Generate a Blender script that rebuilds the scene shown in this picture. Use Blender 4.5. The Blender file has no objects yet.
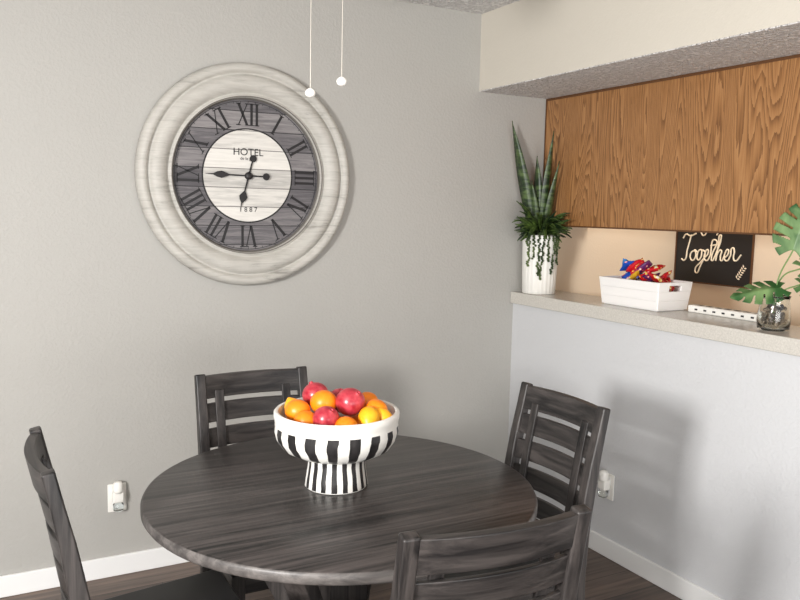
import bpy, bmesh, math, random
from mathutils import Vector, Matrix, noise
random.seed(7)
D=bpy.data; S=bpy.context.scene
S.view_settings.view_transform='Standard'
rad=math.radians
# ------------------------------------------------------------------ helpers
def link(o,parent=None):
    S.collection.objects.link(o)
    if parent is not None: o.parent=parent
    return o
def empty(name,loc=(0,0,0),rz=0):
    e=D.objects.new(name,None); e.location=loc; e.rotation_euler=(0,0,rz); e.empty_display_size=.05
    return link(e)
def mesh(name,v,f,mat,parent=None,smooth=False,bevel=0,seg=2,loc=None,mats=None,fm=None):
    m=D.meshes.new(name); m.from_pydata([tuple(p) for p in v],[],f)
    bm=bmesh.new(); bm.from_mesh(m); bmesh.ops.recalc_face_normals(bm,faces=bm.faces); bm.to_mesh(m); bm.free()
    if mats:
        for q in mats: m.materials.append(q)
        if fm:
            for p,i in zip(m.polygons,fm): p.material_index=i
    else: m.materials.append(mat)
    if smooth:
        for p in m.polygons: p.use_smooth=True
    o=D.objects.new(name,m); link(o,parent)
    if loc: o.location=loc
    if bevel:
        b=o.modifiers.new('bev','BEVEL'); b.width=bevel; b.segments=seg; b.limit_method='ANGLE'; b.angle_limit=rad(35)
        w=o.modifiers.new('wn','WEIGHTED_NORMAL'); w.keep_sharp=True
        for p in m.polygons: p.use_smooth=True
    return o
BF=[(0,1,2,3),(4,7,6,5),(0,4,5,1),(1,5,6,2),(2,6,7,3),(3,7,4,0)]
def boxv(x0,x1,y0,y1,z0,z1):
    return [(x0,y0,z0),(x1,y0,z0),(x1,y1,z0),(x0,y1,z0),(x0,y0,z1),(x1,y0,z1),(x1,y1,z1),(x0,y1,z1)]
def box(name,x0,x1,y0,y1,z0,z1,mat,parent=None,bevel=0):
    return mesh(name,boxv(x0,x1,y0,y1,z0,z1),BF,mat,parent,bevel=bevel)
def boxes(name,lst,mat,parent=None,bevel=0):
    v=[];f=[]
    for b in lst:
        n=len(v); v+=boxv(*b); f+=[tuple(i+n for i in q) for q in BF]
    return mesh(name,v,f,mat,parent,bevel=bevel)
def beam(name,p0,p1,w,h,mat,parent=None,up=(0,0,1),bevel=0.003):
    p0=Vector(p0);p1=Vector(p1);d=(p1-p0).normalized();s=d.cross(Vector(up)).normalized();u=s.cross(d)
    v=[]
    for p in (p0,p1):
        for a,b in ((-1,-1),(1,-1),(1,1),(-1,1)): v.append(p+s*a*w/2+u*b*h/2)
    return mesh(name,v,BF,mat,parent,bevel=bevel)
def lathe(name,prof,mat,seg=64,parent=None,loc=None,axis='Z',close=False,smooth=True):
    v=[];f=[]
    n=len(prof)
    for i in range(seg):
        a=2*math.pi*i/seg
        for r,h in prof:
            if axis=='Z': v.append((r*math.cos(a),r*math.sin(a),h))
            else: v.append((r*math.cos(a),-h,r*math.sin(a)))
    rng=n if close else n-1
    for i in range(seg):
        j=(i+1)%seg
        for k in range(rng):
            k2=(k+1)%n
            f.append((i*n+k,j*n+k,j*n+k2,i*n+k2))
    m=mesh(name,v,f,mat,parent,smooth=smooth,loc=loc)
    bm=bmesh.new(); bm.from_mesh(m.data); bmesh.ops.remove_doubles(bm,verts=bm.verts,dist=1e-5); bmesh.ops.recalc_face_normals(bm,faces=bm.faces); bm.to_mesh(m.data); bm.free()
    return m
def sweep_rect(name,pts,w,t,mat,parent,side,bevel=.004):
    v=[];f=[];side=Vector(side).normalized();n=len(pts)
    P=[Vector(p) for p in pts]
    for i,p in enumerate(P):
        d=(P[min(i+1,n-1)]-P[max(i-1,0)]).normalized(); u=side.cross(d).normalized()
        ww=w(i/(n-1)) if callable(w) else w; tt=t(i/(n-1)) if callable(t) else t
        for a,b in ((-1,-1),(1,-1),(1,1),(-1,1)): v.append(p+side*a*ww/2+u*b*tt/2)
    f.append((0,1,2,3))
    for i in range(n-1):
        for k in range(4):
            f.append((i*4+k,i*4+(k+1)%4,i*4+4+(k+1)%4,i*4+4+k))
    b=(n-1)*4; f.append((b+3,b+2,b+1,b))
    return mesh(name,v,f,mat,parent,bevel=bevel)
def tube(name,pts,r,mat,parent=None,cyc=False,kind='BEZIER'):
    c=D.curves.new(name,'CURVE'); c.dimensions='3D'; c.bevel_depth=r; c.bevel_resolution=3
    lists=pts if isinstance(pts[0][0],(tuple,list,Vector)) else [pts]
    for L in lists:
        if kind=='BEZIER':
            s=c.splines.new('BEZIER'); s.bezier_points.add(len(L)-1)
            for b,p in zip(s.bezier_points,L): b.co=p; b.handle_left_type=b.handle_right_type='AUTO'
        else:
            s=c.splines.new('POLY'); s.points.add(len(L)-1)
            for b,p in zip(s.points,L): b.co=(*p,1)
        s.use_cyclic_u=cyc
    c.materials.append(mat); c.use_fill_caps=True
    return link(D.objects.new(name,c),parent)
# ------------------------------------------------------------------ materials
def srgb(r,g,b):
    f=lambda c:(c/255/12.92) if c/255<=.04045 else ((c/255+.055)/1.055)**2.4
    return (f(r),f(g),f(b),1)
def newmat(name,col=(.5,.5,.5,1),rough=.5,**k):
    m=D.materials.new(name); m.use_nodes=True; nt=m.node_tree; b=nt.nodes['Principled BSDF']
    b.inputs['Base Color'].default_value=col; b.inputs['Roughness'].default_value=rough
    for a,v in k.items(): b.inputs[a.replace('_',' ')].default_value=v
    return m,nt,b
def nd(nt,t,**k):
    n=nt.nodes.new(t)
    return n
def coords(nt,scale=(1,1,1),rot=(0,0,0)):
    t=nt.nodes.new('ShaderNodeTexCoord'); mp=nt.nodes.new('ShaderNodeMapping')
    mp.inputs['Scale'].default_value=scale; mp.inputs['Rotation'].default_value=rot
    nt.links.new(t.outputs['Object'],mp.inputs['Vector']); return mp.outputs[0]
def ramp(nt,fac,stops):
    r=nt.nodes.new('ShaderNodeValToRGB'); e=r.color_ramp.elements
    e[0].position,e[0].color=stops[0]; e[1].position,e[1].color=stops[-1]
    for p,c in stops[1:-1]:
        x=e.new(p); x.color=c
    nt.links.new(fac,r.inputs[0]); return r.outputs[0]
def bump(nt,b,h,strength=.3,dist=.002):
    n=nt.nodes.new('ShaderNodeBump'); n.inputs['Strength'].default_value=strength; n.inputs['Distance'].default_value=dist
    nt.links.new(h,n.inputs['Height']); nt.links.new(n.outputs[0],b.inputs['Normal'])
def noise_t(nt,vec,scale,detail=4,rough=.5,dist=0):
    n=nd(nt,'ShaderNodeTexNoise'); n.inputs['Scale'].default_value=scale; n.inputs['Detail'].default_value=detail
    n.inputs['Roughness'].default_value=rough; n.inputs['Distortion'].default_value=dist
    nt.links.new(vec,n.inputs['Vector']); return n.outputs[0]
def mixc(nt,fac,a,b,mode='MIX'):
    m=nt.nodes.new('ShaderNodeMix'); m.data_type='RGBA'; m.blend_type=mode
    for s,v in ((0,fac),(6,a),(7,b)):
        if isinstance(v,(int,float,tuple)): m.inputs[s].default_value=v
        else: nt.links.new(v,m.inputs[s])
    return m.outputs[2]
def mth(nt,op,a,b=None,c=None):
    m=nt.nodes.new('ShaderNodeMath'); m.operation=op
    for i,v in enumerate((a,b,c)):
        if v is None: continue
        if isinstance(v,(int,float)): m.inputs[i].default_value=v
        else: nt.links.new(v,m.inputs[i])
    return m.outputs[0]
def wallmat(name,c,bs=.25,sc=90,dist=.002,rough=.6,speck=0):
    m,nt,b=newmat(name,c,rough)
    v=coords(nt); h=noise_t(nt,v,sc,3,.55)
    h2=ramp(nt,h,[(.42,(0,0,0,1)),(.62,(1,1,1,1))]); bump(nt,b,h2,bs,dist)
    lo=noise_t(nt,v,1.2,2)
    col=mixc(nt,lo,tuple(x*.96 for x in c[:3])+(1,),tuple(min(1,x*1.04) for x in c[:3])+(1,))
    if speck: col=mixc(nt,1.0,col,ramp(nt,h,[(.38,(speck,speck,speck,1)),(.6,(1.0,1.0,1.0,1))]),'MULTIPLY')
    nt.links.new(col,b.inputs['Base Color'])
    return m
M_wall=wallmat('grey_wall_paint',srgb(172,170,165),.20,75,.003)
M_half=wallmat('half_wall_lit_grey',srgb(205,206,208),.20,75,.003)  # grey wall colour with the daylight on it mixed in, lighter and cooler
M_soff=wallmat('soffit_paint',srgb(204,198,186),.12,75)
M_pop=wallmat('popcorn_ceiling',srgb(250,247,245),1.0,60,.012,.9,.70)
M_kit=wallmat('kitchen_wall_paint',srgb(228,212,190),.10)
M_white,_,_=newmat('white_trim',srgb(236,236,235),.4)
M_plastic,_,_=newmat('white_plastic',srgb(240,238,232),.3)
def darkwood(name,axis,c0,c1,rough=.42,sc=1.0,bs=.25):
    m,nt,b=newmat(name,c0,rough)
    s=[38*sc]*3; s['XYZ'.index(axis)]=1.6*sc
    v=coords(nt,tuple(s)); n=noise_t(nt,v,1.0,6,.65,.6)
    s2=[9*sc]*3; s2['XYZ'.index(axis)]=.7*sc
    v2=coords(nt,tuple(s2)); n2=noise_t(nt,v2,1.0,3,.5,1.2)
    k=mth(nt,'ADD',mth(nt,'MULTIPLY',n,.65),mth(nt,'MULTIPLY',n2,.35))
    mid=tuple((a+b_)*.45 for a,b_ in zip(c0,c1))[:3]+(1,)
    col=ramp(nt,k,[(.38,c0),(.5,mid),(.62,c1)]); nt.links.new(col,b.inputs['Base Color'])
    bump(nt,b,n,bs,.0012)
    return m
W0,W1=srgb(13,12,13),srgb(68,63,61)
M_wX=darkwood('charcoal_wood_x','X',W0,W1,sc=1.3); M_wY=darkwood('charcoal_wood_y','Y',W0,W1,sc=1.3); M_wZ=darkwood('charcoal_wood_z','Z',W0,W1,sc=1.3)
M_top=darkwood('table_top_wood','X',srgb(18,17,17),srgb(78,72,70),.34,1.6,.35)
M_edge=darkwood('table_edge_wood','X',srgb(56,53,52),srgb(104,99,96),.45)
M_seat,_,_=newmat('seat_black_leather',srgb(30,29,30),.45)
def oak():
    m,nt,b=newmat('oak_veneer',srgb(160,110,62),.42)
    v=coords(nt,(1,3.2,.42))
    w=nd(nt,'ShaderNodeTexNoise'); w.inputs['Scale'].default_value=1.9; w.inputs['Detail'].default_value=1.2; nt.links.new(v,w.inputs['Vector'])
    vf=coords(nt,(60,190,5)); fine=noise_t(nt,vf,1.6,5,.7)
    vm=coords(nt,(10,70,3.0)); med=noise_t(nt,vm,1.0,3,.6)
    rings=mth(nt,'FRACT',mth(nt,'ADD',mth(nt,'MULTIPLY',w.outputs[0],40),mth(nt,'MULTIPLY',med,1.3)))
    saw=mth(nt,'POWER',rings,1.4)
    k=mth(nt,'ADD',mth(nt,'MULTIPLY',saw,.40),mth(nt,'MULTIPLY',fine,.76))
    col=ramp(nt,k,[(.28,srgb(178,132,86)),(.52,srgb(156,110,66)),(.82,srgb(108,70,38))])
    nt.links.new(col,b.inputs['Base Color']); bump(nt,b,fine,.12,.001)
    return m
M_oak=oak()
M_oakd,_,_=newmat('oak_dark_edge',srgb(92,58,30),.5)
def floorm():
    m,nt,b=newmat('dark_vinyl_planks',srgb(70,62,58),.4)
    v=coords(nt)
    br=nd(nt,'ShaderNodeTexBrick'); br.inputs['Scale'].default_value=1; br.inputs['Brick Width'].default_value=1.2; br.inputs['Row Height'].default_value=.15
    br.inputs['Mortar Size'].default_value=.0018; br.inputs['Color1'].default_value=srgb(112,95,84); br.inputs['Color2'].default_value=srgb(80,67,59); br.inputs['Mortar'].default_value=srgb(30,25,22)
    nt.links.new(v,br.inputs['Vector'])
    g=noise_t(nt,coords(nt,(2.2,45,1)),1.0,6,.65,.5)
    gr=ramp(nt,g,[(.35,(.45,.45,.45,1)),(.65,(1.25,1.2,1.15,1))])
    nt.links.new(mixc(nt,1.0,br.outputs[0],gr,'MULTIPLY'),b.inputs['Base Color'])
    return m
M_floor=floorm()
# ------------------------------------------------------------------ camera
C=Vector((-2.4275,-3.2414,1.4997)); yaw,pit,roll,f=rad(28.614),rad(6.433),rad(1.195),788.59
F=Vector((math.sin(yaw)*math.cos(pit),math.cos(yaw)*math.cos(pit),-math.sin(pit)))
R=Vector((math.cos(yaw),-math.sin(yaw),0)); U=R.cross(F)
R2=R*math.cos(roll)+U*math.sin(roll); U2=-R*math.sin(roll)+U*math.cos(roll)
cd=D.cameras.new('camera'); cd.sensor_width=36; cd.lens=f/800*36; cd.clip_start=.05
co=link(D.objects.new('camera',cd))
Mx=Matrix((R2,U2,-F)).transposed().to_4x4(); Mx.translation=C; co.matrix_world=Mx
S.camera=co
# ------------------------------------------------------------------ room
CEIL=2.44; XL=-4.2; YF=-5.4; XK=1.15
box('floor',XL,XK+.1,YF,.1,-.1,0,M_floor)
box('ceiling',XL,XK+.1,YF,.1,CEIL,CEIL+.1,M_pop)
box('wall_back',XL,.26,0,.1,0,CEIL,M_wall)
box('wall_kitchen_back',.26,XK+.1,0,.1,0,CEIL,M_kit)
box('wall_kitchen_right',XK,XK+.1,YF,0,0,CEIL,M_kit)
box('wall_right',0,.12,YF,0,0,1.045,M_half)
box('wall_left',XL-.1,XL,-1.6,.1,0,CEIL,M_wall)
box('wall_left_front',XL-.1,XL,YF,-4.4,0,CEIL,M_wall)
box('wall_left_header',XL-.1,XL,-4.4,-1.6,2.1,CEIL,M_wall)
a0,a1=XL-.08,XL-.03
boxes('door_1',[(a0,a1,-1.66,-1.603,0,2.097),(a0,a1,-4.397,-4.34,0,2.097),(a0,a1,-3.03,-2.97,0,2.04),(a0,a1,-4.34,-1.66,2.04,2.097),(a0,a1,-4.34,-1.66,0.001,.05)],M_white)
SX,SZ,CX,CB=-.248,2.079,.157,1.443
box('wall_soffit',SX,.5,YF,0,SZ+.004,CEIL,M_soff)
box('ceiling_soffit',SX+.002,.49,YF,0,SZ,SZ+.004,M_pop)
box('baseboard_back',XL,-.0,-.014,0,0,.085,M_white,bevel=.004)
box('baseboard_right',-.014,0,YF,-.014,0,.085,M_white,bevel=.004)
def ctr():
    m,nt,b=newmat('counter_laminate',srgb(206,200,190),.22)
    n=noise_t(nt,coords(nt),160,3,.7)
    nt.links.new(ramp(nt,n,[(.35,srgb(190,186,178)),(.65,srgb(208,204,196))]),b.inputs['Base Color']); return m
box('pass_through_counter',-.02,.275,YF,0,1.046,1.104,ctr(),bevel=.004)
cab=empty('hanging_cabinet',(0,0,0))
box('carcass',CX+.004,.48,-3.6,-.003,CB,SZ-.001,M_oak,cab)
boxes('edge_trim',[(CX,CX+.006,-3.6,-.003,SZ-.012,SZ-.001),(CX,CX+.006,-3.6,-.003,CB-.004,CB+.003),(CX,CX+.006,-.008,-.003,CB,SZ-.012)],M_oakd,cab)
M_brown,_,_=newmat('brown_laminate',srgb(120,88,64),.3)
kc=empty('kitchen_counter')
boxes('cabinet_base',[(.45,XK-.005,-.6,-.003,0,.9)],M_oak,kc)
box('worktop',.43,XK-.004,-.62,-.002,.9,.94,M_brown,kc)
box('backsplash',.43,XK-.004,-.02,-.002,.94,1.05,M_brown,kc)
rg=empty('kitchen_range')
M_dark,_,_=newmat('dark_slot',srgb(40,40,42),.4)
box('body',.285,1.0,-1.41,-.65,0,.92,M_plastic,rg,bevel=.01)
box('backguard',.285,.37,-1.41,-.65,.92,1.09,M_plastic,rg,bevel=.01)
box('cooktop',.41,.99,-1.40,-.66,.92,.93,M_dark,rg)
ps=empty('power_strip',(.238,-1.105,1.1045))
box('housing',-.027,.027,-.175,.175,0,.030,M_plastic,ps,bevel=.005)
boxes('socket_slots',[(-.010,.010,-.150+i*.045,-.128+i*.045,.0295,.0306) for i in range(7)]+[(-.0278,-.0265,-.146+i*.045,-.132+i*.045,.011,.018) for i in range(7)],M_dark,ps)
# ------------------------------------------------------------------ sign
sg=empty('together_sign',(XK-.001,-.24,1.31))
M_black,_,_=newmat('sign_black',srgb(26,25,26),.6)
M_cream,_,_=newmat('sign_cream_paint',srgb(250,238,214),.6)
box('board',-.008,0,-.27,.23,-.17,.2,M_black,sg)
boxes('frame',[(-.011,0,-.277,-.27,-.177,.207),(-.011,0,.23,.237,-.177,.207),(-.011,0,-.27,.23,-.177,-.17),(-.011,0,-.27,.23,.2,.207)],M_oakd,sg)
E=[(2.5,.2),(2.9,.6),(2.8,.95),(2.55,.7),(2.6,.1),(2.9,0),(3.2,.4)]
ST=[[(-.5,2.0),(-.2,2.35),(.4,2.2),(1.1,2.4)],[(.5,2.3),(.25,1),(.0,0),(-.35,.15)],
[(1.2,.9),(.8,.7),(.8,.2),(1.1,0),(1.4,.3),(1.3,.8),(1.15,.9),(1.55,.75)],
[(2.2,.8),(1.9,.95),(1.6,.5),(1.8,.05),(2.1,.3),(2.25,.9),(2.15,-.6),(1.8,-1.1),(1.6,-.8),(2.1,-.2),(2.5,.2)],
E,[(3.2,.4),(3.55,1.8),(3.4,.3),(3.5,0),(3.8,.4)],[(3.1,1.3),(3.9,1.4)],
[(3.8,.4),(4.2,1.9),(4.1,2.2),(4.0,1.5),(3.95,0)],[(3.95,0),(4.1,.7),(4.4,.9),(4.45,.3),(4.6,0),(4.9,.4)],
[(x+2.4,y) for x,y in E],[(5.6,.4),(5.75,1.1),(5.95,.85),(6.0,.2),(6.2,0),(6.8,.5)]]
sc=.055
def sp(u,v,z0=-.055,y0=.17): return (-.010,y0-(u+.12*v)*sc,z0+v*sc*1.15+u*.003)
tube('lettering',[[sp(*p) for p in L] for L in ST],.0042,M_cream,sg)
tube('lettering_upper',[[sp(2.0,-.6,.14),sp(2.4,-.9,.14),sp(2.9,-.2,.14),sp(3.4,.2,.14)],[sp(4,-.9,.14),sp(4.4,-.2,.14),sp(4.8,0,.14)]],.004,M_cream,sg)
v=[];fc=[]
for i in range(6):
    t=i/6; cy,cz=-.19-.045*t,-.13+.07*t
    for sgn in (-1,1):
        a=rad(50+sgn*55); n=len(v); dx,dz=-math.cos(a)*.020,math.sin(a)*.020
        v+=[(-.0095,cy,cz),(-.0095,cy+dx*.5+dz*.22,cz+dz*.5-dx*.22),(-.0095,cy+dx,cz+dz),(-.0095,cy+dx*.5-dz*.22,cz+dz*.5+dx*.22)]; fc.append((n,n+1,n+2,n+3))
mesh('leaf_sprig',v,fc,M_cream,sg)
# ------------------------------------------------------------------ clock
ck=empty('wall_clock',(-1.401,-.001,1.632))
ck.scale=(.987,1,.99)
def framemat():
    m,nt,b=newmat('distressed_white_wood',srgb(205,203,196),.55)
    n=noise_t(nt,coords(nt,(7,9,80)),1.0,6,.7,1.0); n2=noise_t(nt,coords(nt),5,5,.6)
    k=mth(nt,'ADD',mth(nt,'MULTIPLY',n,.6),mth(nt,'MULTIPLY',n2,.4))
    nt.links.new(ramp(nt,k,[(.34,srgb(140,137,131)),(.44,srgb(176,173,166)),(.64,srgb(194,191,184))]),b.inputs['Base Color']); bump(nt,b,n,.2,.002); return m
M_frame=framemat()
prof=[(.440,.0),(.456,.006),(.462,.022),(.458,.042),(.446,.056),(.430,.058),(.420,.046),(.415,.036),(.409,.048),(.394,.060),(.372,.062),(.352,.052),(.341,.038),(.337,.032),(.332,.042),(.325,.046),(.321,.040),(.318,.018),(.318,.0)]
lathe('frame',prof,M_frame,128,ck,axis='Y',close=True)
M_ckd,_,_=newmat('clock_bead',srgb(110,106,101),.5)
lathe('inner_bead',[(.314,.014),(.314,.022),(.319,.027),(.323,.045),(.326,.0465),(.3205,.014)],M_ckd,128,ck,axis='Y',close=True)
def plankmat(name,cols,ph,lc):
    m,nt,b=newmat(name,cols[0],.6)
    t=nt.nodes.new('ShaderNodeTexCoord'); s=nt.nodes.new('ShaderNodeSeparateXYZ'); nt.links.new(t.outputs['Object'],s.inputs[0])
    q=mth(nt,'DIVIDE',mth(nt,'ADD',s.outputs[2],1+ph),.079)
    fl=mth(nt,'FLOOR',q); fr=mth(nt,'FRACT',q)
    wn=nt.nodes.new('ShaderNodeTexWhiteNoise'); wn.noise_dimensions='1D'; nt.links.new(fl,wn.inputs['W'])
    g=noise_t(nt,coords(nt,(5,1,70)),1.0,6,.7,.8)
    k=mth(nt,'ADD',mth(nt,'MULTIPLY',wn.outputs[0],.35),mth(nt,'MULTIPLY',g,.8))
    c=ramp(nt,k,[(.3,cols[0]),(.55,cols[1]),(.8,cols[2])])
    ln=mth(nt,'LESS_THAN',fr,.045)
    nt.links.new(mixc(nt,ln,c,lc),b.inputs['Base Color']); return m
M_pl1=plankmat('clock_ring_planks',[srgb(60,58,62),srgb(94,91,94),srgb(138,134,134)],0,srgb(38,36,39))
M_pl2=plankmat('clock_centre_planks',[srgb(160,158,154),srgb(206,203,197),srgb(224,221,215)],0,srgb(115,112,109))
def disc(name,r,d,mat,r0=0,seg=96):
    return lathe(name,[(r0,d-.002),(r0,d),(r,d),(r,d-.002)],mat,seg,ck,axis='Y',close=r0>0,smooth=False) if r0>0 else mesh(name,[(r*math.cos(2*math.pi*i/seg),-d,r*math.sin(2*math.pi*i/seg)) for i in range(seg)],[tuple(range(seg))],mat,ck)
disc('face_ring',.319,.014,M_pl1); disc('face_centre',.192,.0155,M_pl2)
M_ink,_,_=newmat('black_ink',srgb(24,22,24),.5)
disc('centre_border',.197,.0162,M_ink,.191); disc('outer_border',.309,.0152,M_ink,.3065)
v=[];fc=[]
def quad(pts,ang):
    n=len(v)
    for x,y in pts:
        r=y; X=x; ca,sa=math.cos(ang),math.sin(ang)
        v.append((X*ca+r*sa,-.0158,-X*sa+r*ca))
    fc.append(tuple(range(n,n+4)))
R0,R1=.208,.298
def stroke(x0,x1,w,ang,r0=R0,r1=R1): quad([(x0-w/2,r0),(x0+w/2,r0),(x1+w/2,r1),(x1-w/2,r1)],ang)
def glyph(ch,x,ang):
    sf=.0035
    if ch=='I':
        stroke(x,x,.0105,ang)
        for r in (R0,R1-sf): quad([(x-.011,r),(x+.011,r),(x+.011,r+sf),(x-.011,r+sf)],ang)
    if ch=='V':
        stroke(x,x-.019,.0115,ang); stroke(x,x+.019,.0045,ang)
        for c in (-.019,.019): quad([(x+c-.010,R1-sf),(x+c+.010,R1-sf),(x+c+.010,R1),(x+c-.010,R1)],ang)
    if ch=='X':
        stroke(x+.019,x-.019,.0115,ang); stroke(x-.019,x+.019,.0045,ang)
        for c in (-.019,.019):
            for r in (R0,R1-sf): quad([(x+c-.010,r),(x+c+.010,r),(x+c+.010,r+sf),(x+c-.010,r+sf)],ang)
WD={'I':.023,'V':.050,'X':.052}
for i,s in enumerate(['XII','I','II','III','IV','V','VI','VII','VIII','IX','X','XI']):
    tot=sum(WD[c] for c in s); x=-tot/2
    for c in s: glyph(c,x+WD[c]/2,rad(30*i)); x+=WD[c]
mesh('numerals',v,fc,M_ink,ck)
v=[];fc=[]
for i in range(60):
    stroke(0,0,.002,rad(6*i),.300,.307)
mesh('minute_track',v,fc,M_ink,ck)
def text(name,s,size,x,z,parent,mat):
    c=D.curves.new(name,'FONT'); c.body=s; c.size=size; c.align_x='CENTER'; c.extrude=.0004; c.materials.append(mat)
    o=link(D.objects.new(name,c),parent); o.location=(x,-.0165,z); o.rotation_euler=(rad(90),0,0); return o
text('label_hotel','HOTEL',.042,0,.085,ck,M_ink); text('label_script','de la gare',.018,0,.066,ck,M_ink); text('label_year','1 8 8 7',.028,0,-.150,ck,M_ink)
def hand(name,ang,L,tail,d,wd):
    o=[(-.0035,0),(-.003,L*.45),(-wd,L*.62),(-wd*.7,L*.72),(-.003,L*.80),(0,L)]
    poly=o+[(-x,y) for x,y in reversed(o[:-1])]+[(.003,-tail),(-.003,-tail)]
    vv=[];n=len(poly)
    for dd in (d,d+.002):
        for x,y in poly:
            vv.append((x*math.cos(ang)+y*math.sin(ang),-dd,-x*math.sin(ang)+y*math.cos(ang)))
    ff=[tuple(range(n)),tuple(range(2*n-1,n-1,-1))]+[(i,(i+1)%n,n+(i+1)%n,n+i) for i in range(n)]
    h=mesh(name,vv,ff,M_ink,ck)
    cx,cz=-tail*math.sin(ang),-tail*math.cos(ang)
    k=16; vv=[(cx+.015*math.cos(2*math.pi*i/k),-dd,cz+.015*math.sin(2*math.pi*i/k)) for dd in (d,d+.003) for i in range(k)]
    mesh(name+'_counterweight',vv,[tuple(range(k)),tuple(range(2*k-1,k-1,-1))]+[(i,(i+1)%k,k+(i+1)%k,k+i) for i in range(k)],M_ink,ck)
hand('hour_hand',rad(195),.145,.075,.022,.018); hand('minute_hand',rad(271),.19,.075,.027,.015)
lathe('hub',[(0,.034),(.012,.034),(.016,.030),(.016,.016)],M_ink,24,ck,axis='Y')
# ------------------------------------------------------------------ table
TX,TY,TR=-1.567,-1.362,.520
tb=empty('round_dining_table',(TX,TY,0))
lathe('table_top',[(0,.728),(TR-.01,.728),(TR-.004,.731),(TR,.737),(TR,.752),(TR-.003,.758),(TR-.008,.76),(0,.76)],M_top,160,tb)
bpy.context.view_layer.update()
tt=D.objects['table_top'].data; tt.materials.append(M_edge)
for p in tt.polygons:
    if abs(p.normal.z)<.8: p.material_index=1
box('column',-.055,.055,-.055,.055,.04,.70,M_wZ,tb,bevel=.004)
for i,a in enumerate((45,135)):
    c,s=math.cos(rad(a)),math.sin(rad(a)); L=.33
    beam(f'floor_beam_{i}',(-c*L,-s*L,.035+.0005*i),(c*L,s*L,.035+.0005*i),.075,.07,M_wX,tb)
    beam(f'top_beam_{i}',(-c*.38,-s*.38,.70+.0005*i),(c*.38,s*.38,.70+.0005*i),.07,.055,M_wX,tb)
for i,a in enumerate((45,135,225,315)):
    c,s=math.cos(rad(a)),math.sin(rad(a))
    beam(f'brace_{i}',(c*.03,s*.03,.22),(c*.33,s*.33,.69),.06,.05,M_wZ,tb)
# ------------------------------------------------------------------ chairs
def chair(loc,rz):
    r=empty('dining_chair',loc,rz)
    W=.40
    def by(z):
        pts=[(0,.03),(.25,.066),(.45,.076),(.6,.066),(.78,.036),(.95,0)]
        for (z0,y0),(z1,y1) in zip(pts,pts[1:]):
            if z<=z1: t=(z-z0)/(z1-z0); return y0+(y1-y0)*t
        return pts[-1][1]
    for n,sx in (('back_post_left',-1),('back_post_right',1)):
        pts=[(sx*(W/2-.02),by(z),z) for z in (0,.12,.25,.36,.45,.53,.61,.70,.78,.87,.945)]
        sweep_rect(n,pts,.034,lambda t:.028+.016*math.sin(math.pi*min(1,t*1.08)),M_wZ,r,(1,0,0),.005)
    def rail(name,z0,z1,th,bow,hw,mat=M_wX,dy=0):
        N=12; v=[];f=[]
        for i in range(N+1):
            x=-hw+2*hw*i/N; bb=-bow*(1-(x/hw)**2)
            for (y,z) in ((by(z0)-th/2,z0),(by(z0)+th/2,z0),(by(z1)+th/2,z1),(by(z1)-th/2,z1)):
                v.append((x,y+bb+dy,z))
        for i in range(N):
            for k in range(4): f.append((i*4+k,i*4+(k+1)%4,i*4+4+(k+1)%4,i*4+4+k))
        f.append((0,1,2,3)); b=N*4; f.append((b+3,b+2,b+1,b))
        return mesh(name,v,f,mat,r,bevel=.003)
    hw=W/2-.032
    rail('crest_rail',.865,.938,.024,.024,hw)
    for i,(a,b) in enumerate(((.786,.848),(.704,.766),(.622,.684),(.540,.602))): rail(f'back_slat_{i}',a,b,.014,.024,hw)
    for n,x in (('inner_stile_left',-.118),('inner_stile_right',.118)):
        bb=-.024*(1-(x/hw)**2)
        sweep_rect(n,[(x,by(z)+bb+.011,z) for z in (.46,.55,.65,.75,.85,.89)],.030,.010,M_wZ,r,(1,0,0),.002)
    box('seat_frame_back',-W/2+.03,W/2-.03,.07,.09,.39,.45,M_wX,r,bevel=.002)
    v=[(-.19,.085,.445),(.19,.085,.445),(.215,.475,.445),(-.215,.475,.445),(-.19,.085,.475),(.19,.085,.475),(.215,.475,.475),(-.215,.475,.475)]
    v=[(x*(.84 if y<.1 else 1),y+(.02 if y<.1 else 0),z) for x,y,z in v]
    mesh('seat',v,BF,M_seat,r,bevel=.012)
    for n,sx in (('front_leg_left',-1),('front_leg_right',1)):
        sweep_rect(n,[(sx*.19,.445,.443),(sx*.19,.445,.2),(sx*.19,.45,0)],lambda t:.042-.01*t,lambda t:.042-.01*t,M_wZ,r,(1,0,0),.003)
    box('apron_front',-.17,.17,.437,.457,.38,.443,M_wX,r,bevel=.002)
    for n,sx in (('apron_left',-1),('apron_right',1)):
        beam(n,(sx*.176,.09,.412),(sx*.188,.43,.412),.018,.06,M_wY,r)
        beam(n.replace('apron','stretcher'),(sx*.178,.065,.2),(sx*.19,.44,.2),.018,.03,M_wY,r)
    beam('stretcher_cross',(-.18,.27,.2),(.18,.27,.2),.018,.03,M_wX,r)
    return r
chair((-1.592,-.657,0),rad(180))
chair((-.825,-1.378,0),rad(90))
chair((-1.600,-2.123,0),rad(-5))
chair((-2.305,-1.315,0),rad(-90))
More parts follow.
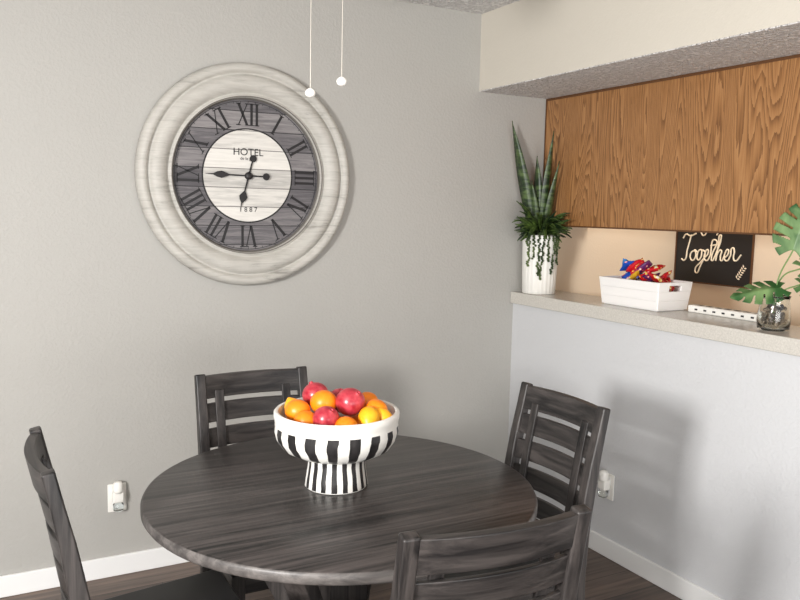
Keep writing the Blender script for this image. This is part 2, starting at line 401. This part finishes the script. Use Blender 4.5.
# ------------------------------------------------------------------ bowl with fruit
bw=empty('striped_pedestal_bowl',(-1.580,-1.348,.7605))
bw.scale=(1.03,1.03,.97)
def bowlmat():
    m,nt,b=newmat('painted_ceramic_stripes',srgb(236,234,228),.35)
    t=nt.nodes.new('ShaderNodeTexCoord'); s=nt.nodes.new('ShaderNodeSeparateXYZ'); nt.links.new(t.outputs['Object'],s.inputs[0])
    at=mth(nt,'ARCTAN2',s.outputs[1],s.outputs[0])
    w=noise_t(nt,coords(nt),22,2); 
    q=mth(nt,'FRACT',mth(nt,'ADD',mth(nt,'MULTIPLY',at,18/(2*math.pi)),mth(nt,'MULTIPLY',w,.25)))
    z=s.outputs[2]
    zb=mth(nt,'MULTIPLY',mth(nt,'GREATER_THAN',z,.098),mth(nt,'LESS_THAN',z,.176))
    zp=mth(nt,'MULTIPLY',mth(nt,'GREATER_THAN',z,.004),mth(nt,'LESS_THAN',z,.084))
    zz=mth(nt,'MAXIMUM',zb,zp)
    st=mth(nt,'LESS_THAN',q,.5)
    k=mth(nt,'MULTIPLY',st,zz)
    br=noise_t(nt,coords(nt,(80,80,8)),1,4,.6)
    blk=ramp(nt,br,[(.3,srgb(24,23,24)),(.75,srgb(58,55,55))])
    nt.links.new(mixc(nt,k,srgb(232,230,224),blk),b.inputs['Base Color']); return m
M_bowl=bowlmat()
lathe('bowl_body',[(0,.0),(.080,.0),(.083,.004),(.080,.03),(.075,.065),(.075,.082),(.084,.090),(.112,.096),(.140,.112),(.157,.138),(.162,.160),(.160,.180),(.161,.190),(.163,.198),(.163,.210),(.159,.215),(.152,.213)],M_bowl,128,bw)
M_bin,_,_=newmat('bowl_interior',srgb(226,224,218),.4)
lathe('bowl_inside',[(.1525,.213),(.150,.195),(.148,.165),(.135,.130),(.10,.108),(0,.102)],M_bin,96,bw)
def fruitmat(name,c0,c1,rough=.4,sc=30,bs=.15):
    m,nt,b=newmat(name,c0,rough); n=noise_t(nt,coords(nt),sc,5,.6)
    nt.links.new(ramp(nt,n,[(.35,c0),(.68,c1)]),b.inputs['Base Color'])
    bump(nt,b,noise_t(nt,coords(nt),350,2),bs,.001); return m
M_red=fruitmat('pomegranate_skin',srgb(150,24,44),srgb(212,84,92),.28)
M_or=fruitmat('orange_skin',srgb(244,122,10),srgb(250,150,24),.36,8,.4)
M_ye=fruitmat('lemon_skin',srgb(250,168,16),srgb(252,190,44),.36,8,.3)
def fruit(name,kind,lat,fw,z,r):
    x=lat*R.x+fw*math.sin(yaw); y=lat*R.y+fw*math.cos(yaw)
    a=random.uniform(0,6.28); tilt=Matrix.Rotation(random.uniform(.3,1.2),3,Vector((math.cos(a),math.sin(a),0)))
    if kind=='lemon': pr=[(0,-1.3),(.12,-1.27),(.2,-1.18),(.45,-1.0),(.8,-.6),(.95,0),(.8,.6),(.45,1.0),(.2,1.18),(.12,1.27),(0,1.3)]
    elif kind=='pom': pr=[(0,-.95),(.4,-.9),(.8,-.6),(1,-.05),(.95,.35),(.7,.75),(.35,.93),(.18,.96),(.13,1.03),(.15,1.1),(.11,1.08),(.08,1.0),(0,.98)]
    else: pr=[(0,-.93),(.4,-.88),(.75,-.66),(.97,-.25),(1,.05),(.93,.4),(.7,.73),(.35,.92),(.08,.94),(0,.9)]
    o=lathe(name,[(a_*r,b_*r) for a_,b_ in pr],{'lemon':M_ye,'pom':M_red,'orange':M_or}[kind],32,bw)
    for vv in o.data.vertices:
        p=tilt@vv.co; vv.co=p
    o.location=(x,y,z); sd=o.modifiers.new('s','SUBSURF'); sd.levels=1; sd.render_levels=1
fr=[('orange',-.10,-.02,.212,.034),('pom',-.062,.06,.238,.037),('orange',-.035,.0,.232,.036),('pom',.034,-.005,.237,.040),('pom',-.022,-.075,.208,.035),
('orange',-.075,-.06,.195,.031),('lemon',.085,-.045,.205,.031),('orange',.10,.01,.21,.033),('orange',.075,.065,.215,.034),('lemon',-.115,.03,.205,.028),('pom',0,.09,.215,.036),
('orange',.03,-.09,.19,.030),('orange',0,-.02,.165,.036),('orange',-.05,.0,.155,.034),('orange',.05,.02,.16,.035),('lemon',.122,-.02,.198,.026)]
for i,a in enumerate(fr): fruit(f'{a[0]}_{i}',*a)
# ------------------------------------------------------------------ planter vase on the counter
pv=empty('white_vase_with_succulents',(.073,-.110,1.1045))
M_vase,nt,b=newmat('white_ribbed_ceramic',srgb(238,236,230),.4)
vv=[];ff=[];seg=96;pr=[(.076,0),(.081,.004),(.084,.10),(.087,.20),(.089,.285),(.087,.292),(.081,.292),(.077,.26)]
for i in range(seg):
    a=2*math.pi*i/seg; k=1+.018*math.cos(a*24)
    for r,h in pr: vv.append((r*k*math.cos(a),r*k*math.sin(a),h))
n=len(pr)
for i in range(seg):
    for k in range(n-1): j=(i+1)%seg; ff.append((i*n+k,j*n+k,j*n+k+1,i*n+k+1))
ff.append(tuple(i*n for i in range(seg))); ff.append(tuple(i*n+n-1 for i in range(seg)))
mesh('vase',vv,ff,M_vase,pv,smooth=True)
def leafmat(name,c0,c1,sc,ax=(1,1,1)):
    m,nt,b=newmat(name,c0,.4); nn=noise_t(nt,coords(nt,ax),sc,3,.5,.5)
    nt.links.new(ramp(nt,nn,[(.4,c0),(.62,c1)]),b.inputs['Base Color']); return m
M_snake=leafmat('snake_plant_leaf',srgb(28,46,24),srgb(84,104,60),5,(3,3,12))
M_suc=leafmat('succulent_leaf',srgb(26,46,22),srgb(86,108,50),18)
M_pearl=leafmat('trailing_pearl_leaf',srgb(44,62,30),srgb(92,108,60),18)
def blade(base,dirv,L,w,mat,name,parent,curl=0,cup=.3,tipdown=0,face=None):
    vv=[];ff=[];N=12; d=Vector(dirv).normalized(); side=d.cross(Vector((0,0,1)))
    if face is not None: side=d.cross(Vector(face))
    if side.length<.05: side=Vector((1,0,0))
    side.normalize(); nrm=side.cross(d)
    p=Vector(base)
    for i in range(N+1):
        t=i/N; ww=w*(min(1,.55+1.2*t) if t<.4 else 1)*(1-max(0,(t-.5)/.5)**1.8)
        s2=(side*math.cos(curl*t)+nrm*math.sin(curl*t))
        vv+=[p-s2*ww/2+nrm*cup*ww*.5,p-nrm*.002,p+s2*ww/2+nrm*cup*ww*.5]
        dd=(d+Vector((0,0,-tipdown*t))).normalized(); p=p+dd*L/N
    for i in range(N):
        for k in range(2): ff.append((i*3+k,i*3+k+1,i*3+k+4,i*3+k+3))
    o=mesh(name,vv,ff,mat,parent,smooth=True); so=o.modifiers.new('s','SOLIDIFY'); so.thickness=.004
    return o
Rv=Vector((R.x,R.y,0)); Fv=Vector((math.sin(yaw),math.cos(yaw),0))
for i,(l,fw,L,w) in enumerate(((-.24,-.05,.60,.066),(.05,-.12,.54,.066),(-.07,-.04,.42,.060),(.13,-.15,.40,.055),(-.15,-.12,.30,.05))):
    blade(Rv*l*.12+Vector((0,0,.26)),Rv*l+Fv*fw+Vector((0,0,1)),L,w,M_snake,f'snake_leaf_{i}',pv,curl=.7*(-1)**i,face=Fv+Rv*(.4*(-1)**i))
for i in range(150):
    a=random.uniform(0,6.28); el=random.uniform(-.1,1.2)
    dv=Vector((math.cos(a),math.sin(a),el)); L=random.uniform(.13,.21)
    if dv.y>0: L*=.5
    if dv.x>.25: L*=.70
    blade(Vector((dv.x*.035,dv.y*.035,.285+random.uniform(0,.06))),dv,L,random.uniform(.012,.022),M_suc,f'rosette_leaf_{i}',pv,cup=.6,tipdown=random.uniform(.1,1.0))
bmz=bmesh.new()
cam_dir=math.atan2(-Fv.y,-Fv.x)
for s_ in range(9):
    a=cam_dir+(-1.0+s_*.25)+random.uniform(-.06,.06); L=[.06,.16,.12,.20,.22,.13,.19,.15,.07][s_]
    z=.295
    while z>.295-L:
        rr=.093+random.uniform(0,.006)
        bmesh.ops.create_icosphere(bmz,subdivisions=1,radius=random.uniform(.005,.008),matrix=Matrix.Translation((rr*math.cos(a)+random.uniform(-.006,.006),rr*math.sin(a),z)))
        z-=.009; a+=random.uniform(-.03,.03)
me=D.meshes.new('trailing_strings'); bmz.to_mesh(me); bmz.free(); me.materials.append(M_pearl); link(D.objects.new('trailing_strings',me),pv)
# ------------------------------------------------------------------ snack crate
cr=empty('white_snack_crate',(.165,-.725,1.1045))
M_crate,_,_=newmat('white_painted_wood',srgb(240,238,236),.45)
HX,HY,HZ=.086,.162,.118
def slab(name,pts,th=.009):
    o=mesh(name,pts,[(0,1,2,3)],M_crate,cr); s=o.modifiers.new('s','SOLIDIFY'); s.thickness=th; s.offset=0
    bv=o.modifiers.new('b','BEVEL'); bv.width=.0008; bv.segments=1
def tp(x,y,z): return (x+math.copysign(.012*z/HZ,x) if abs(x)>.06 else x,y+math.copysign(.012*z/HZ,y),z+.004)
sl=[(0,.0388),(.0392,.0785),(.079,.118)]
for j,(z0,z1) in enumerate(sl):
    for sx in (-1,1): slab(f'side_slat_{j}_{sx}',[tp(sx*HX,-HY,z0),tp(sx*HX,HY,z0),tp(sx*HX,HY,z1),tp(sx*HX,-HY,z1)])
    for sy in (-1,1):
        if j==2:
            for (a,b_) in ((-HX,-.035),(.035,HX)): slab(f'end_slat_{j}_{sy}_{a:.2f}',[tp(a,sy*HY,z0),tp(b_,sy*HY,z0),tp(b_,sy*HY,z1),tp(a,sy*HY,z1)])
            slab(f'end_top_{sy}',[tp(-.035,sy*HY,.104),tp(.035,sy*HY,.104),tp(.035,sy*HY,.118),tp(-.035,sy*HY,.118)])
        else: slab(f'end_slat_{j}_{sy}',[tp(-HX,sy*HY,z0),tp(HX,sy*HY,z0),tp(HX,sy*HY,z1),tp(-HX,sy*HY,z1)])
box('crate_bottom',-HX+.005,HX-.005,-HY+.005,HY-.005,0,.01,M_crate,cr)
WR={}
def wrapper(c):
    if c in WR: return WR[c]
    m,nt,b=newmat('snack_wrapper_%d'%len(WR),srgb(*c),.22)
    n=noise_t(nt,coords(nt),38,2,.4)
    other=(250,214,90) if c[0]>150 else (205,40,60)
    nt.links.new(ramp(nt,n,[(.0,srgb(*c)),(.60,srgb(*c)),(.63,srgb(*other)),(.70,srgb(245,240,235))]),b.inputs['Base Color'])
    WR[c]=m; return m
def pillow(name,c,sx,sy,h,rot,col):
    N=14; vv=[];ff=[]; m=wrapper(col)
    E3=Matrix.Rotation(rot[2],3,'Z')@Matrix.Rotation(rot[1],3,'Y')@Matrix.Rotation(rot[0],3,'X')
    for sgn in (1,-1):
        for i in range(N+1):
            for j in range(N+1):
                u=i/N*2-1; w=j/N*2-1
                z=sgn*h*(max(0,(1-u*u))**.5)*(max(0,(1-w**4))**.6)+.004*noise.noise(Vector((u*3,w*3,sx*100+c[1]*50)))
                vv.append(Vector(c)+E3@Vector((u*sx,w*sy,z)))
    for k in (0,(N+1)**2):
        for i in range(N):
            for j in range(N): a=k+i*(N+1)+j; ff.append((a,a+1,a+N+2,a+N+1))
    mesh(name,vv,ff,m,cr,smooth=True)
BL,RD,PU,YE,LB=(26,84,190),(200,28,40),(96,40,96),(232,180,50),(60,140,215)
rows=[[RD,RD,YE,RD,PU,BL,RD,LB,BL],[RD,RD,RD,PU,RD,YE,BL,LB,RD],[RD,RD,PU,RD,PU,RD,RD,BL,LB]]
for i in range(27):
    j,k=i//9,i%9; c=rows[j][k]; y=-.115+.23*k/8
    z=.075+.028*j+random.uniform(0,.010)+(.018*j if k>2 else 0)
    pillow(f'snack_{i}',(random.uniform(-.045,.045),y,z),.040,.028,.011,(random.uniform(-.8,.8),random.uniform(-.8,.8),random.uniform(0,3)),c)
# ------------------------------------------------------------------ glass vase w/ monstera
gv=empty('glass_vase_with_monstera',(.088,-1.425,1.1045))
gv.scale=(.92,.92,.94)
M_glass,_,_=newmat('clear_glass',(.95,.98,.97,1),.03,Transmission_Weight=1.0,IOR=1.45)
lathe('glass',[(0,0),(.050,0),(.058,.006),(.062,.04),(.056,.09),(.052,.12),(.056,.132),(.053,.132),(.049,.12),(.053,.09),(.058,.04),(.052,.010),(0,.008)],M_glass,48,gv)
M_peb=fruitmat('river_pebbles',srgb(62,52,44),srgb(190,168,144),.4,14,.1)
bmz=bmesh.new()
for i in range(120):
    a=random.uniform(0,6.28); rr=.044*math.sqrt(random.random()); z=.018+.075*random.random()
    if z>.06: rr*=.85
    mm=Matrix.Translation((rr*math.cos(a),rr*math.sin(a),z))@Matrix.Rotation(random.uniform(0,3),4,'Y')@Matrix.Diagonal((1,.8,.6,1))
    bmesh.ops.create_icosphere(bmz,subdivisions=2,radius=random.uniform(.008,.011),matrix=mm)
me=D.meshes.new('pebbles'); bmz.to_mesh(me); bmz.free(); me.materials.append(M_peb)
for p in me.polygons: p.use_smooth=True
link(D.objects.new('pebbles',me),gv)
M_mon=leafmat('monstera_leaf',srgb(44,88,44),srgb(124,154,100),9)
M_stem,_,_=newmat('green_stem',srgb(110,140,80),.5)
def monstera(name,base,axis,nrm,L,W):
    axis=Vector(axis).normalized(); nrm=Vector(nrm); nrm=(nrm-axis*nrm.dot(axis)).normalized(); sd=axis.cross(nrm)
    NT,NS=70,28; vv=[];ff=[]
    def hwid(t): return W/2*(math.sin(math.pi*min(1,(t+.06)/1.06)**.75)**.8 if t<.999 else 0)
    for i in range(NT+1):
        t=i/NT
        for j in range(-NS,NS+1):
            s_=j/NS; w=hwid(t)*s_
            al=t*L-.10*L*(abs(s_)**1.5)*(1-t)*1.6+.18*L*abs(s_)*t*(1-t)
            vv.append(Vector(base)+axis*al+sd*w-nrm*(.12*L*t*t+abs(w)*.25))
    n2=2*NS+1
    for i in range(NT):
        t=(i+.5)/NT
        for j in range(2*NS):
            s_=abs((j+.5)/NS-1)
            ph=(t*5.5-.8*s_+.3)%1.0
            if s_>.3 and .08<t<.9 and ph<.12+.22*s_: continue
            ff.append((i*n2+j,i*n2+j+1,(i+1)*n2+j+1,(i+1)*n2+j))
    o=mesh(name,vv,ff,M_mon,gv,smooth=True); so=o.modifiers.new('s','SOLIDIFY'); so.thickness=.0015
def stem(name,a,b,c): tube(name,[a,b,c],.0028,M_stem,gv)
up=Vector((0,0,1))
def P(l,fw,z): return Rv*l+Fv*fw+up*z
stem('stem_0',P(0,0,.02),P(.005,0,.19),P(.055,0,.305)); monstera('monstera_leaf_0',P(.055,0,.305),P(.22,-.1,1),P(-.5,-1,.5),.21,.19)
stem('stem_1',P(0,0,.02),P(-.01,-.02,.13),P(.01,-.02,.165)); monstera('monstera_leaf_1',P(.01,-.02,.165),P(-1,-.1,-.12),P(-.2,-1.0,1.2),.20,.12)
stem('stem_2',P(0,0,.02),P(.03,.02,.2),P(.10,.0,.24)); monstera('monstera_leaf_2',P(.10,0,.24),P(1,-.1,.1),P(0,-.9,1),.19,.15)
stem('stem_3',P(0,0,.02),P(.02,0,.14),P(.08,-.03,.18)); monstera('monstera_leaf_3',P(.08,-.03,.18),P(1,-.3,-.3),P(0,-.9,1),.15,.12)
# ------------------------------------------------------------------ outlets with plug-ins
def outlet(loc,rz):
    o=empty('wall_outlet',loc,rz)
    box('cover_plate',-.036,.036,-.006,0,-.058,.058,M_plastic,o,bevel=.003)
    boxes('sockets',[(-.017,.017,-.008,-.005,.008,.042),(-.017,.017,-.008,-.005,-.042,-.008)],M_white,o,bevel=.001)
    boxes('slots',[(-.008,-.006,-.0085,-.006,-.03,-.018),(.006,.008,-.0085,-.006,-.03,-.018)],M_dark,o)
    p=empty('plug_in_air_freshener',loc,rz)
    box('plug_body',-.022,.022,-.045,-.0088,-.012,.036,M_plastic,p,bevel=.008)
    lathe('diffuser_cap',[(0,.075),(.014,.073),(.019,.064),(.020,.040),(.020,.03),(0,.03)],M_plastic,32,p,loc=(0,-.03,0))
    lathe('oil_bottle',[(0,-.045),(.017,-.045),(.020,-.040),(.020,-.018),(.012,-.010),(0,-.010)],M_glass,32,p,loc=(0,-.03,0))
outlet((-1.944,-.0005,.327),0)
outlet((-.0005,-.742,.318),rad(-90))
# ------------------------------------------------------------------ ceiling fan (above frame) with pull chains
fn=empty('ceiling_fan',(-1.60,-1.345,0))
M_fan,_,_=newmat('fan_white',srgb(230,228,222),.4)
lathe('canopy',[(0,2.44),(.07,2.44),(.06,2.40),(.02,2.38),(.015,2.34),(.015,2.32),(.10,2.31),(.11,2.25),(.09,2.21),(.06,2.17),(.05,2.14),(0,2.14)],M_fan,48,fn)
for i in range(5):
    a=rad(72*i+20); c,s=math.cos(a),math.sin(a)
    beam(f'blade_{i}',(c*.10,s*.10,2.27),(c*.58,s*.58,2.27),.12,.008,M_fan,fn)
M_chain,_,_=newmat('pull_chain_metal',srgb(205,200,190),.35,Metallic=.6)
for i,(lt,zz) in enumerate(((-.079,1.808),(.001,1.838))):
    x,y=R.x*lt+.02,R.y*lt-.005
    tube(f'pull_chain_{i}',[(x,y,2.16),(x,y,zz)],.0010,M_chain,fn,kind='POLY')
    lathe(f'pull_knob_{i}',[(0,.012),(.004,.0115),(.008,.009),(.012,.005),(.0135,0),(.012,-.006),(.008,-.010),(0,-.012)],M_plastic,24,fn,loc=(x,y,zz-.012))
# ------------------------------------------------------------------ light
w=D.worlds.new('world'); S.world=w; w.use_nodes=True; bg=w.node_tree.nodes['Background']; bg.inputs[0].default_value=(.92,.955,1,1); bg.inputs[1].default_value=1.05
def area(name,loc,tgt,sx,sy,e,col):
    l=D.lights.new(name,'AREA'); l.shape='RECTANGLE'; l.size=sx; l.size_y=sy; l.energy=e; l.color=col
    o=link(D.objects.new(name,l)); o.location=loc; o.rotation_euler=(Vector(tgt)-Vector(loc)).to_track_quat('-Z','Y').to_euler()
area('sliding_door_daylight',(XL+.05,-3.1,1.65),(0,-1.9,.4),.50,.50,168,(1,.98,.955))
area('rear_upward_fill',(-2.0,YF+.15,.8),(-.8,-1,2.2),2.6,1.2,78,(1,.98,.95))  # added fill lamp behind the camera, aimed up to lighten ceiling and soffit underside
area('kitchen_ceiling_lamp',(.80,-.9,2.42),(.80,-.9,0),.5,1.2,14,(1,.89,.76))
